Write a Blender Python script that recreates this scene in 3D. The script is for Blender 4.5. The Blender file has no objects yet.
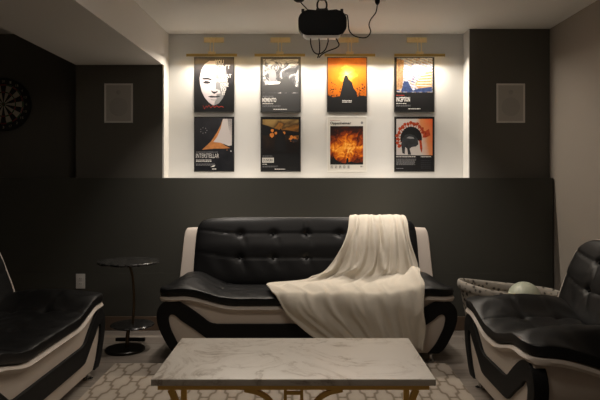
import bpy, bmesh, math, random
from mathutils import Vector, Matrix
PI = math.pi
random.seed(4)
C = bpy.context.scene.collection
SC = bpy.context.scene

# ------------------------------------------------------------------ camera
cam_d = bpy.data.cameras.new('camera'); cam = bpy.data.objects.new('camera', cam_d); C.objects.link(cam)
cam.location = (0, 0, 1.2); cam.rotation_euler = (PI/2, 0, 0)
cam_d.lens = 36.0; cam_d.sensor_width = 36.0
cam_d.shift_y = -22/600; cam_d.shift_x = -2/600
cam_d.clip_start = 0.05
SC.camera = cam
# ------------------------------------------------------------------ world, exposure
w = bpy.data.worlds.new('world'); SC.world = w; w.use_nodes = True
w.node_tree.nodes['Background'].inputs[0].default_value = (1, .86, .7, 1)
w.node_tree.nodes['Background'].inputs[1].default_value = 0.0
SC.view_settings.view_transform = 'Standard'; SC.view_settings.look = 'None'
SC.view_settings.gamma = 1; SC.view_settings.use_curve_mapping = False
SC.view_settings.exposure = 0.20
PICTURE_W = 6.6       # each brass picture light
FILL_W = 9.5         # dim unseen area light added at the ceiling above the coffee table as fill
WARM = (1.0, .80, .60)
def area(name, loc, rot, sx, sy, power, color, spread=PI):
    l = bpy.data.lights.new(name, 'AREA'); l.shape = 'RECTANGLE'; l.size = sx; l.size_y = sy
    l.energy = power; l.color = color; l.spread = spread
    o = bpy.data.objects.new(name, l); C.objects.link(o); o.location = loc; o.rotation_euler = rot
    return o
area('room_fill', (-.1, 2.2, 2.38), (0, 0, 0), .9, .5, FILL_W, (1, .89, .77))
for sx in (-.62, .68): area('sofa_light', (sx, 3.92, 2.385), (math.radians(24), 0, 0), .12, .12, 4.2, (1, .90, .80), math.radians(72))

# ------------------------------------------------------------------ materials
def mat(name, col, rough=.6, metal=0, spec=.5, noise=None, bump=None, sheen=0, coat=0, emit=None):
    m = bpy.data.materials.new(name); m.use_nodes = True
    nt = m.node_tree; b = nt.nodes['Principled BSDF']
    b.inputs['Base Color'].default_value = (*col, 1); b.inputs['Roughness'].default_value = rough
    b.inputs['Metallic'].default_value = metal; b.inputs['Specular IOR Level'].default_value = spec
    if sheen: b.inputs['Sheen Weight'].default_value = sheen
    if coat: b.inputs['Coat Weight'].default_value = coat
    if emit:
        b.inputs['Emission Color'].default_value = (*emit[0], 1); b.inputs['Emission Strength'].default_value = emit[1]
    tc = nt.nodes.new('ShaderNodeTexCoord')
    if noise:
        sc_, amt = noise
        n = nt.nodes.new('ShaderNodeTexNoise'); n.inputs['Scale'].default_value = sc_; n.inputs['Detail'].default_value = 4
        nt.links.new(tc.outputs['Object'], n.inputs['Vector'])
        r = nt.nodes.new('ShaderNodeMapRange'); r.inputs['To Min'].default_value = 1-amt; r.inputs['To Max'].default_value = 1+amt
        nt.links.new(n.outputs['Fac'], r.inputs['Value'])
        mx = nt.nodes.new('ShaderNodeVectorMath'); mx.operation = 'SCALE'; mx.inputs[0].default_value = col
        nt.links.new(r.outputs[0], mx.inputs['Scale']); nt.links.new(mx.outputs[0], b.inputs['Base Color'])
    if bump:
        sc_, st, dist = bump
        n = nt.nodes.new('ShaderNodeTexNoise'); n.inputs['Scale'].default_value = sc_; n.inputs['Detail'].default_value = 3
        nt.links.new(tc.outputs['Object'], n.inputs['Vector'])
        bp = nt.nodes.new('ShaderNodeBump'); bp.inputs['Strength'].default_value = st; bp.inputs['Distance'].default_value = dist
        nt.links.new(n.outputs['Fac'], bp.inputs['Height']); nt.links.new(bp.outputs[0], b.inputs['Normal'])
    return m
def ramp_mat(name, build, stops, rough=.5, coat=0):
    """build(nt, object_coord_socket) -> scalar socket, put through a colour ramp"""
    m = bpy.data.materials.new(name); m.use_nodes = True; nt = m.node_tree
    b = nt.nodes['Principled BSDF']; b.inputs['Roughness'].default_value = rough
    if name.startswith('poster'): b.inputs['Specular IOR Level'].default_value = .15
    b.inputs['Coat Weight'].default_value = coat
    tc = nt.nodes.new('ShaderNodeTexCoord')
    s = build(nt, tc.outputs['Object'])
    r = nt.nodes.new('ShaderNodeValToRGB'); e = r.color_ramp.elements
    while len(e) < len(stops): e.new(.5)
    for k, (p, c) in enumerate(stops): e[k].position = p; e[k].color = (*c, 1)
    nt.links.new(s, r.inputs[0]); nt.links.new(r.outputs[0], b.inputs['Base Color'])
    return m
def nmath(nt, op, a, b=None, c=None):
    n = nt.nodes.new('ShaderNodeMath'); n.operation = op
    for i, v in enumerate((a, b, c)):
        if v is None: continue
        if isinstance(v, (int, float)): n.inputs[i].default_value = v
        else: nt.links.new(v, n.inputs[i])
    return n.outputs[0]
def sep(nt, s):
    n = nt.nodes.new('ShaderNodeSeparateXYZ'); nt.links.new(s, n.inputs[0]); return n.outputs
def nnoise(nt, vec, scale, detail=4, dist=0, rough=.5):
    n = nt.nodes.new('ShaderNodeTexNoise'); n.inputs['Scale'].default_value = scale
    n.inputs['Detail'].default_value = detail; n.inputs['Distortion'].default_value = dist
    n.inputs['Roughness'].default_value = rough
    nt.links.new(vec, n.inputs['Vector']); return n.outputs['Fac']

M = {}
M['charcoal_wall'] = mat('charcoal_wall', (.115, .108, .094), .75, spec=.25, bump=(160, .12, .002))
M['half_wall'] = mat('half_wall', (.058, .057, .048), .75, spec=.25, bump=(160, .12, .002))
M['white_wall'] = mat('white_wall', (.66, .655, .64), .7, spec=.3, bump=(130, .15, .002))
M['right_wall'] = mat('right_wall', (.34, .30, .26), .75, spec=.25, bump=(150, .15, .002))
M['ceiling'] = mat('ceiling_paint', (.84, .82, .78), .85, spec=.2)
M['soffit'] = mat('soffit_paint', (.74, .71, .67), .85, spec=.2)
M['brown_trim'] = mat('brown_trim', (.10, .065, .042), .5)
M['white_trim'] = mat('white_trim', (.7, .68, .64), .5)
M['black_leather'] = mat('black_leather', (.005, .005, .0055), .42, spec=.28, bump=(260, .10, .001))
M['black_ribbon'] = mat('black_ribbon', (.006, .006, .0065), .6, spec=.2)
M['white_leather'] = mat('white_leather', (.56, .49, .43), .45, bump=(240, .10, .001))
M['chrome'] = mat('chrome', (.6, .6, .6), .15, 1)
M['brass'] = mat('brass', (.95, .76, .40), .42, .3)
M['aged_brass'] = mat('aged_brass', (.55, .38, .12), .35, .8)
M['gold'] = mat('gold_paint', (.72, .44, .11), .42, .5)
M['black_metal'] = mat('black_metal', (.02, .018, .016), .35, .6)
M['bronze_pole'] = mat('bronze_pole', (.12, .085, .05), .3, .8)
M['black_plastic'] = mat('black_plastic', (.006, .006, .007), .6, spec=.2)
M['white_plastic'] = mat('white_plastic', (.62, .60, .57), .45)
M['throw'] = mat('cream_fleece', (.62, .57, .49), .95, spec=.1, noise=(30, .06), bump=(420, .5, .004))
M['diffuser'] = mat('led_diffuser', (.9, .85, .7), .5, emit=((1, .84, .6), 9))
M['grille'] = mat('speaker_grille', (.42, .40, .37), .8, noise=(3, .05))
M['cone'] = mat('speaker_cone', (.37, .355, .33), .85)
M['speaker_frame'] = mat('speaker_frame', (.66, .64, .61), .6)
M['ball'] = mat('sage_ball', (.50, .53, .42), .38, noise=(6, .05))
M['art_black'] = mat('art_black', (.012, .012, .013), .6, spec=.15)
M['art_dark'] = mat('art_dark', (.03, .03, .035), .6, spec=.15)
M['art_white'] = mat('art_white', (.72, .70, .68), .6, spec=.15)
M['art_grey'] = mat('art_grey', (.22, .22, .23), .6, spec=.15)
M['art_red'] = mat('art_red', (.35, .05, .04), .6, spec=.15)
M['art_paper'] = mat('art_paper', (.62, .60, .56), .6, spec=.15)
M['frame_black'] = mat('frame_black', (.012, .012, .012), .35)
M['frame_white'] = mat('frame_white', (.70, .69, .66), .4)

def b_(nt, v):     # marble veins
    n1 = nnoise(nt, v, 3.2, 6, 1.4, .62)
    a = nmath(nt, 'ABSOLUTE', nmath(nt, 'SUBTRACT', n1, .5))
    n2 = nnoise(nt, v, 7, 5, .8)
    return nmath(nt, 'ADD', nmath(nt, 'MULTIPLY', a, 9), nmath(nt, 'MULTIPLY', nmath(nt, 'SUBTRACT', n2, .35), 1.3))
M['marble'] = ramp_mat('pale_marble', b_, [(0, (.27, .22, .17)), (.14, (.43, .37, .31)), (.40, (.59, .54, .48)), (1, (.64, .59, .53))], .35)
def b_(nt, v):
    n1 = nnoise(nt, v, 9, 6, 2.5, .6)
    return nmath(nt, 'MULTIPLY', nmath(nt, 'ABSOLUTE', nmath(nt, 'SUBTRACT', n1, .5)), 10)
M['black_marble'] = ramp_mat('black_marble', b_, [(0, (.13, .125, .12)), (.14, (.03, .03, .03)), (.6, (.010, .010, .010))], .2)
def b_(nt, v):     # woven tribal basket
    n = nt.nodes.new('ShaderNodeTexVoronoi'); n.inputs['Scale'].default_value = 26
    nt.links.new(v, n.inputs['Vector'])
    wv = nnoise(nt, v, 70, 2)
    return nmath(nt, 'ADD', nmath(nt, 'MULTIPLY', n.outputs['Distance'], 1.3), nmath(nt, 'MULTIPLY', wv, .35))
M['basket'] = ramp_mat('patterned_weave', b_, [(0, (.03, .028, .025)), (.54, (.04, .036, .03)), (.62, (.32, .29, .245)), (1, (.46, .42, .36))], .9)
M['basket_rim'] = ramp_mat('braided_rim', b_, [(0, (.04, .035, .03)), (.48, (.08, .07, .06)), (.57, (.30, .27, .23)), (1, (.34, .31, .27))], .9)

def floor_mat():
    m = bpy.data.materials.new('grey_oak_planks'); m.use_nodes = True; nt = m.node_tree; b = nt.nodes['Principled BSDF']
    tc = nt.nodes.new('ShaderNodeTexCoord')
    br = nt.nodes.new('ShaderNodeTexBrick'); nt.links.new(tc.outputs['Object'], br.inputs['Vector'])
    br.inputs['Scale'].default_value = 1; br.inputs['Brick Width'].default_value = 1.2; br.inputs['Row Height'].default_value = .15
    br.inputs['Mortar Size'].default_value = .002; br.inputs['Color1'].default_value = (.30, .265, .23, 1)
    br.inputs['Color2'].default_value = (.235, .20, .17, 1); br.inputs['Mortar'].default_value = (.08, .065, .05, 1)
    mp = nt.nodes.new('ShaderNodeMapping'); mp.inputs['Scale'].default_value = (1.5, 18, 1)
    nt.links.new(tc.outputs['Object'], mp.inputs['Vector'])
    g = nnoise(nt, mp.outputs[0], 2.5, 6, .6)
    r = nt.nodes.new('ShaderNodeMapRange'); r.inputs['To Min'].default_value = .65; r.inputs['To Max'].default_value = 1.35
    nt.links.new(g, r.inputs['Value'])
    s = nt.nodes.new('ShaderNodeVectorMath'); s.operation = 'SCALE'
    nt.links.new(br.outputs['Color'], s.inputs[0]); nt.links.new(r.outputs[0], s.inputs['Scale'])
    nt.links.new(s.outputs[0], b.inputs['Base Color']); b.inputs['Roughness'].default_value = .45
    return m
M['floor'] = floor_mat()
def b_(nt, v):     # ogee trellis rug
    x, y, z = sep(nt, v)
    wob = nnoise(nt, v, 14, 2)
    a = nmath(nt, 'MULTIPLY', nmath(nt, 'ADD', x, nmath(nt, 'MULTIPLY', wob, .008)), 2*PI/.15); b = nmath(nt, 'MULTIPLY', y, 2*PI/.25)
    p = nmath(nt, 'MULTIPLY', nmath(nt, 'ADD', a, b), .5); q = nmath(nt, 'MULTIPLY', nmath(nt, 'SUBTRACT', a, b), .5)
    def line(u, v_):
        u = nmath(nt, 'ADD', u, nmath(nt, 'MULTIPLY', nmath(nt, 'SINE', nmath(nt, 'MULTIPLY', v_, 4)), -.22))
        return nmath(nt, 'ABSOLUTE', nmath(nt, 'COSINE', nmath(nt, 'ADD', u, nmath(nt, 'MULTIPLY', nmath(nt, 'SINE', nmath(nt, 'MULTIPLY', v_, 2)), .30))))
    d = nmath(nt, 'MINIMUM', line(p, q), line(q, p))
    return nmath(nt, 'ADD', d, nmath(nt, 'MULTIPLY', nmath(nt, 'SUBTRACT', nnoise(nt, v, 160, 2), .5), .3))
M['rug'] = ramp_mat('trellis_rug', b_, [(0, (.22, .18, .135)), (.17, (.25, .20, .15)), (.30, (.44, .38, .32)), (1, (.49, .43, .365))], .95)

# ------------------------------------------------------------------ helpers
class MB:
    def __init__(s): s.v = []; s.f = []; s.mi = []; s.mats = []
    def midx(s, m):
        if m not in s.mats: s.mats.append(m)
        return s.mats.index(m)
    def add(s, verts, faces, m=None):
        o = len(s.v); s.v += [tuple(p) for p in verts]
        k = s.midx(m) if m else 0
        for f in faces: s.f.append([i+o for i in f]); s.mi.append(k)
    def box(s, x0, x1, y0, y1, z0, z1, m=None):
        v = [(x, y, z) for x in (x0, x1) for y in (y0, y1) for z in (z0, z1)]
        s.add(v, [(0, 1, 3, 2), (4, 6, 7, 5), (0, 4, 5, 1), (2, 3, 7, 6), (0, 2, 6, 4), (1, 5, 7, 3)], m)
    def tube(s, pts, r, n=10, m=None, flat=1.0, up=None):
        pts = [Vector(p) for p in pts]; rings = []; prev = None
        for i, p in enumerate(pts):
            t = (pts[min(i+1, len(pts)-1)]-pts[max(i-1, 0)]).normalized()
            if prev is None:
                a = up or (Vector((0, 0, 1)) if abs(t.z) < .9 else Vector((0, 1, 0)))
                a = (a - t*a.dot(t)).normalized()
            else: a = (prev - t*prev.dot(t)).normalized()
            prev = a; b = t.cross(a)
            rr = r(i/(len(pts)-1)) if callable(r) else r
            rings.append([p + a*math.cos(2*PI*k/n)*rr + b*math.sin(2*PI*k/n)*rr*flat for k in range(n)])
        v = [q for rg in rings for q in rg]; f = []
        for i in range(len(rings)-1):
            for k in range(n): f.append((i*n+k, i*n+(k+1) % n, (i+1)*n+(k+1) % n, (i+1)*n+k))
        f.append(tuple(range(n))[::-1]); f.append(tuple((len(rings)-1)*n+k for k in range(n)))
        s.add(v, f, m)
    def lathe(s, prof, n=48, c=(0, 0, 0), m=None, axis='z'):
        v = []; f = []
        for r, h in prof:
            for k in range(n):
                a = 2*PI*k/n
                if axis == 'z': v.append((c[0]+r*math.cos(a), c[1]+r*math.sin(a), c[2]+h))
                else: v.append((c[0]+r*math.cos(a), c[1]+h, c[2]+r*math.sin(a)))
        for i in range(len(prof)-1):
            for k in range(n): f.append((i*n+k, i*n+(k+1) % n, (i+1)*n+(k+1) % n, (i+1)*n+k))
        s.add(v, f, m)
    def prism(s, poly, y0, y1, m=None):       # outline in x,z extruded along y
        n = len(poly)
        v = [(x, y0, z) for x, z in poly] + [(x, y1, z) for x, z in poly]
        f = [tuple(range(n)), tuple(range(2*n-1, n-1, -1))] + [(i, n+i, n+(i+1) % n, (i+1) % n) for i in range(n)]
        s.add(v, f, m)
    def sheet(s, nu, nv, c, nrm, h, m=None):  # closed cushion: centre surface c(u,v), offset nrm*h(u,v), u,v in -1..1
        us = [-math.cos(PI*i/nu) for i in range(nu+1)]
        us = [.55*u + .45*(2*i/nu-1) if 0 < i < nu else u for i, u in enumerate(us)]
        vs = [-math.cos(PI*i/nv) for i in range(nv+1)]
        vs = [.55*u + .45*(2*i/nv-1) if 0 < i < nv else u for i, u in enumerate(vs)]
        T = {}; B = {}; v = []; f = []
        for i, u in enumerate(us):
            for j, w_ in enumerate(vs):
                cc = Vector(c(u, w_)); nn = Vector(nrm(u, w_)); ht, hb = h(u, w_)
                edge = i in (0, nu) or j in (0, nv)
                T[i, j] = len(v); v.append(cc + nn*ht if not edge else cc)
                if edge: B[i, j] = T[i, j]
                else: B[i, j] = len(v); v.append(cc - nn*hb)
        for i in range(nu):
            for j in range(nv):
                f.append((T[i, j], T[i+1, j], T[i+1, j+1], T[i, j+1]))
                f.append((B[i, j], B[i, j+1], B[i+1, j+1], B[i+1, j]))
        s.add(v, f, m)
    def build(s, name, m, parent=None, smooth=True, bevel=0, sub=0, normals=True):
        me = bpy.data.meshes.new(name); me.from_pydata(s.v, [], s.f)
        for x in (s.mats or [m]): me.materials.append(x)
        if s.mats: me.polygons.foreach_set('material_index', s.mi)
        if normals:
            bm = bmesh.new(); bm.from_mesh(me); bmesh.ops.recalc_face_normals(bm, faces=bm.faces)
            if bevel:
                ed = [e for e in bm.edges if len(e.link_faces) == 2 and e.calc_face_angle(0) > .6]
                bmesh.ops.bevel(bm, geom=ed, offset=bevel, segments=3, affect='EDGES', profile=.6, clamp_overlap=True)
            bm.to_mesh(me); bm.free()
        if smooth:
            me.polygons.foreach_set('use_smooth', [True]*len(me.polygons))
            try: me.set_sharp_from_angle(angle=math.radians(38))
            except Exception: pass
        o = bpy.data.objects.new(name, me); C.objects.link(o); o.parent = parent
        return o
def thing(name, label, cat, loc=(0, 0, 0), rz=0, group=None):
    o = bpy.data.objects.new(name, None); C.objects.link(o); o.empty_display_size = .05
    o.location = loc; o.rotation_euler = (0, 0, rz); return tag(o, label, cat, group)
def tag(o, label, cat, group=None):
    o['label'] = label; o['category'] = cat
    if group: o['group'] = group
    return o
def struct(o): o['kind'] = 'structure'; return o
def copy_tree(o, parent=None):
    c = o.copy(); C.objects.link(c); c.parent = parent
    for ch in [x for x in C.objects if x.parent == o]: copy_tree(ch, c)
    return c
def smooth01(a, b, x):
    t = max(0, min(1, (x-a)/(b-a))); return t*t*(3-2*t)
def spline(pts, n=8):
    P = [Vector(p) for p in pts]; P = [P[0]*2-P[1]] + P + [P[-1]*2-P[-2]]; out = []
    for i in range(1, len(P)-2):
        for k in range(n):
            t = k/n
            out.append(.5*((2*P[i]) + (P[i+1]-P[i-1])*t + (2*P[i-1]-5*P[i]+4*P[i+1]-P[i+2])*t*t + (3*P[i]-P[i-1]-3*P[i+1]+P[i+2])*t**3))
    out.append(P[-2]); return out
def text_mesh(txt, bold=0):
    cu = bpy.data.curves.new('t', 'FONT'); cu.body = txt; cu.offset = bold; cu.align_x = 'LEFT'; cu.resolution_u = 2
    o = bpy.data.objects.new('t', cu); C.objects.link(o)
    dg = bpy.context.evaluated_depsgraph_get(); me = bpy.data.meshes.new_from_object(o.evaluated_get(dg))
    v = [(p.co.x, p.co.y) for p in me.vertices]; f = [tuple(p.vertices) for p in me.polygons]
    bpy.data.objects.remove(o); bpy.data.curves.remove(cu); bpy.data.meshes.remove(me)
    return v, f
def text_box(mb, txt, x0, x1, z0, z1, y, m, bold=0):
    v, f = text_mesh(txt, bold)
    ax, bx = min(p[0] for p in v), max(p[0] for p in v); az, bz = min(p[1] for p in v), max(p[1] for p in v)
    mb.add([(x0+(p[0]-ax)/(bx-ax)*(x1-x0), y, z0+(p[1]-az)/(bz-az)*(z1-z0)) for p in v], f, m)

# ------------------------------------------------------------------ the room
H = 2.4; YH = 4.737; YP = 4.83; YN = 5.0; XR = 1.994; XL = -3.4; YB = -1.6
NL, NR = -1.111, 1.344          # niche opening
SL = -1.82                      # far edge of the soffit
def sbox(name, m, *b):
    mb = MB(); mb.box(*b); return struct(mb.build(name, m, smooth=False))
sbox('floor', M['floor'], XL-.1, XR+.1, YB-.1, YN+.1, -.1, 0)
sbox('ceiling', M['ceiling'], XL-.1, XR+.1, YB-.1, YN+.1, H, H+.1)
mb = MB(); mb.box(SL, NL, YB, YN, 2.11, H)
mb.v = [(x - (.028*(YP-y) if x == NL and y < YP else 0), y, z) for x, y, z in mb.v]
struct(mb.build('ceiling_soffit', M['soffit'], smooth=False))
sbox('wall_back', M['white_wall'], NL, NR, YN, YN+.1, 0, H)
sbox('wall_back_recess', M['charcoal_wall'], XL, NL, YN, YN+.1, 0, H)
sbox('wall_back_left', M['charcoal_wall'], SL, NL-.012, YP, YN, 0, 2.11)
sbox('trim_1', M['white_trim'], NL-.012, NL, YP-.004, YN, 1.2, 2.11)
sbox('wall_back_right', M['charcoal_wall'], NR+.006, XR, YP, YN+.1, 0, H)
sbox('trim_2', M['white_wall'], NR, NR+.006, YP, YN+.0, 1.2, H)
sbox('wall_half', M['half_wall'], XL, XR-.012, YH, YP, 0, 1.19)
sbox('trim_3', M['half_wall'], XL, XR-.012, YH, YP, 1.19, 1.2)
sbox('trim_4', M['white_trim'], NL, NR, YP, YN, 1.19, 1.2025)
sbox('trim_5', M['half_wall'], XL, XR-.012, YH-.006, YH, .0, .45)
sbox('wall_right', M['right_wall'], XR, XR+.1, YB, YN+.1, 0, H)
sbox('wall_left', M['charcoal_wall'], XL-.1, XL, YB, YN+.1, 0, H)
sbox('wall_front', M['white_wall'], XL, XR, YB-.1, YB, 0, H)
mb = MB(); mb.box(XL, XR-.02, YH-.022, YH-.006, 0, .11); struct(mb.build('baseboard_back', M['brown_trim'], smooth=False, bevel=.004))
mb = MB(); mb.box(XR-.015, XR, YB, YH, 0, .11); struct(mb.build('baseboard_right', M['brown_trim'], smooth=False, bevel=.004))

# rug
mb = MB(); mb.box(-1.2, .93, 1.0, 3.85, .0005, .012)
tag(mb.build('area_rug', M['rug'], bevel=.004), 'cream area rug with a brown trellis pattern under the marble coffee table', 'rug')

# ------------------------------------------------------------------ seating
def seat_top(x, y, hw):
    e = hw - abs(x)
    S = 1 - smooth01(.14, .50, e)
    z = (.43 if hw > .9 else .442) + .058*S + (.055 if hw > .9 else .042)*math.exp(-((e-.19)/.13)**2)*math.sin(PI*max(0, min(1, (y+.02)/.56)))
    z -= .09*(1-smooth01(0, .13, e))*smooth01(.05, .42, y)
    z += .012*math.sin(PI*max(0, min(1, y/.45)))*(1-S)
    return z
def sup(t, n): return max(0.0, 1-abs(t)**n)**(1/n)
def ribbon_outline(hw):
    outer = [(.12, .062), (.085, .092), (.05, .15), (.015, .225), (0, .29), (.006, .345), (.035, .388), (.085, .407), (.135, .400), (.18, .380), (.245, .338), (.30, .297), (.345, .264), (.39, .253)]
    inner = [(.40, .145), (.345, .150), (.315, .167), (.235, .225), (.16, .275), (.125, .305), (.10, .315), (.083, .305), (.078, .28), (.088, .23), (.11, .18), (.142, .12), (.19, .062)]
    o = [(p.x, p.y) for p in spline([(a, b, 0) for a, b in outer], 4)]
    i = [(p.x, p.y) for p in spline([(a, b, 0) for a, b in inner], 4)]
    k = min(1, (hw-.06)/.40)
    L = [(-hw+a*k, b) for a, b in o]; Li = [(-hw+a*k, b) for a, b in i]
    return L + [(-x, z) for x, z in L[::-1]] + [(-x, z) for x, z in Li[::-1]] + Li
def make_seat(name, label, cat, hw, cols, back_hw, group, back_top=.90, rows=(.77, .60), topr=5.0):
    t = thing(name, label, cat, (0, 0, 0), 0, group)
    # white base body
    top = [(-hw+.03 + (2*hw-.06)*k/60) for k in range(61)]
    poly = [(-hw+.14, .062), (-hw+.08, .14), (-hw+.035, .23), (-hw+.022, .30), (-hw+.025, .34)]
    poly += [(x, seat_top(x, 0, hw)-.085) for x in top if hw-abs(x) > .045]
    poly += [(-x, z) for x, z in [(-hw+.14, .062), (-hw+.08, .14), (-hw+.035, .23), (-hw+.022, .30), (-hw+.025, .34)][::-1]]
    mb = MB(); mb.prism(poly, 0, .62); mb.build('base', M['white_leather'], t, bevel=.006)
    # black ribbon over the front (triangulated strip between the two outlines)
    mb = MB(); po = ribbon_outline(hw); n = len(po)
    mb.prism(po, -.014, .05); o = mb.build('trim_ribbon', M['black_ribbon'], t, bevel=.004)
    # white lip under the cushion
    mb = MB()
    def yv(v, y0, y1): return y0 + (v+1)/2*(y1-y0)
    def pc0(u, v, w2, y0, dz):
        k = .035/hw; uu = u*(1-k*abs(v)**8); y = yv(v*(1-.11*abs(u)**(30*hw)), y0, .50)
        return (uu*w2, y, seat_top(u*hw, yv(v, 0, .45), hw)-dz)
    mb.sheet(90, 16, lambda u, v: pc0(u, v, hw, -.036, .077),
             lambda u, v: (0, 0, 1), lambda u, v: (.020*sup(u, 8)*sup(v, 8),)*2)
    mb.build('seat_piping', M['white_leather'], t)
    # black seat cushion
    ec = .40
    def dimple(x, y, pts, r, d):
        return sum(d*math.exp(-((x-a)**2+(y-b)**2)/(r*r)) for a, b in pts)
    tf = [(s*(hw-ec), yy) for s in (-1, 1) for yy in (.19, .37)]
    if hw > .7: tf += [(x, yy) for x in ((0,) if hw < .9 else (-.2, .2)) for yy in (.19, .37)]
    def ht(u, v):
        x = u*(hw-.002); y = yv(v, -.034, .50); k = sup(u, 9)*sup(v, 7)
        d = dimple(x, y, tf, .03, .010)
        g = .004*math.exp(-((abs(x)-(hw-ec))/.008)**2) + .003*math.exp(-((y-.19)/.012)**2)*smooth01(.1, .2, hw-abs(x)) + .003*math.exp(-((y-.37)/.012)**2)*smooth01(.1, .2, hw-abs(x))
        wr = .0025*math.sin(x*37+math.sin(y*19)*2)*math.sin(y*23)
        return (max(.003, .034-d-g+wr)*k, .026*k)
    mb = MB()
    def pc(u, v, w2, y0, dz):
        k = .035/hw; uu = u*(1-k*abs(v)**8); y = yv(v*(1-.11*abs(u)**(30*hw)), y0, .50)
        return (uu*w2, y, seat_top(u*hw, yv(v, 0, .45), hw)-dz)
    mb.sheet(150, 50, lambda u, v: pc(u, v, hw-.002, -.034, .034),
             lambda u, v: (0, 0, 1), ht)
    mb.build('seat_cushion', M['black_leather'], t)
    # back frame (white) and back cushion (black)
    zb = .36
    lean = .26 if hw > .9 else .36
    def yb(z): return .475 + lean*(z-.4)
    def mk(bhw, z0, z1, yo, th, m, nm, cols=None, n1=9, taper=.0, nu=120, nv=50, par=t, shp=6, cr=.14):
        mb = MB(); zm = (z0+z1)/2; zh = (z1-z0)/2
        def c(u, v):
            # squircle mapping of the outline so the corners are round
            sx = u*math.sqrt(max(0, 1-abs(v)**shp*abs(u)**2*cr)); sz = v*math.sqrt(max(0, 1-abs(u)**shp*abs(v)**2*cr*(1 if v > 0 else .3)))
            z = zm + sz*zh; x = sx*(bhw - taper*(v+1)/2)
            return (x, yb(z)+yo, z)
        def h(u, v):
            k = sup(u, n1)*sup(v, 6); x, _, z = c(u, v)
            d = g = 0
            if cols:
                d = sum(.020*math.exp(-((x-a)**2+(z-b)**2)/(.023**2)) for a in cols for b in rows)
                for j, r_ in enumerate(rows):
                    rz = r_ + .03*smooth01(max(cols)+.02, bhw, abs(x))*(1 if j == 0 else 1.3)
                    g += .005*math.exp(-((z-rz)/.008)**2)
                g += .006*math.exp(-((x)/.007)**2)*smooth01(rows[0]-.02, rows[0]+.02, z)
                g += -.0015*math.sin((x+z*.5)*41)*math.exp(-((z-rows[1]+.05)/.09)**2)
                g += sum(.006*max(0, math.sin((x-a)*95+(z-b)*30))*math.exp(-(((x-a-(b-z)*.35)/.035)**2+((z-b+.045)/.04)**2)) for a in cols for b in rows)
                g -= .008*math.exp(-((z-(rows[0]+rows[1])/2)/.06)**2)
            return ((.02+max(0, th-.02-d-g))*k, th*k)
        mb.sheet(nu, nv, c, lambda u, v: (0, -1, .26), h)
        ob = mb.build(nm, m, par)
        if cols and hw < .9:        # pale welt around the front edge of the cushion
            P = [c(-1, -1+2*k/20) for k in range(20)] + [c(-1+2*k/40, 1) for k in range(40)] + [c(1, 1-2*k/20) for k in range(21)]
            q = MB(); q.tube([(x*1.008, y-.058, z+.004) for x, y, z in P], .009, 8); q.build('piping', M['white_leather'], ob)
        return ob
    if hw > .9: mk(hw-.012, .30, back_top-.075, .125, .055, M['white_leather'], 'back_frame', taper=.03, nu=60, nv=30, n1=14, shp=10, cr=.05)
    else: mk(back_hw+.02, .30, back_top+.012, .12, .05, M['white_leather'], 'back_frame', taper=.02, nu=60, nv=30, n1=14, cr=.36)
    bc = mk(back_hw, .40, back_top, .02 if hw > .9 else .08, .085, M['black_leather'], 'back_cushion', cols=cols, n1=7, taper=.02, cr=.14 if hw > .9 else .40)
    for a in cols:
        for b in rows:
            q = MB(); q.lathe([(.0001, -.008), (.006, -.005), (.008, 0), (.006, .005), (.0001, .006)], 12, (a, yb(b)+(.02 if hw > .9 else .08)-.074, b+.017), axis='y')
            q.build('button', M['black_leather'], bc)
    for sx in (-1, 1):
        for yy in (.035, .56):
            q = MB(); cx = sx*(hw-.165)
            q.lathe([(.0001, 0), (.030, 0), (.030, .008), (.014, .014), (.012, .045), (.022, .056), (.022, .066), (.0001, .066)], 20, (cx, yy, 0))
            q.build('foot', M['chrome'], t)
    return t
sofa = make_seat('sofa', 'black and white tufted leather three seat sofa with scroll arms against the half wall', 'sofa',
                 .975, (-.486, -.243, 0, .243, .486), .835, None)
sofa.location = (.0325, 3.90, 0)
lv = make_seat('loveseat', 'black and white curved leather seat at the left edge, by the round side table', 'loveseat',
               .78, (-.25, 0, .25), .73, None, back_top=.84, rows=(.73, .58))
lv.location = (-1.24, 2.96, .0); lv.rotation_euler = (0, 0, PI/2)
ch = make_seat('armchair', 'black and white leather armchair at the right edge, in front of the patterned basket', 'armchair',
               .54, (-.15, .15), .49, None, back_top=.85, rows=(.73, .58))
ch.location = (.985, 3.05, 0); ch.rotation_euler = (0, 0, -PI/2)

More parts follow.
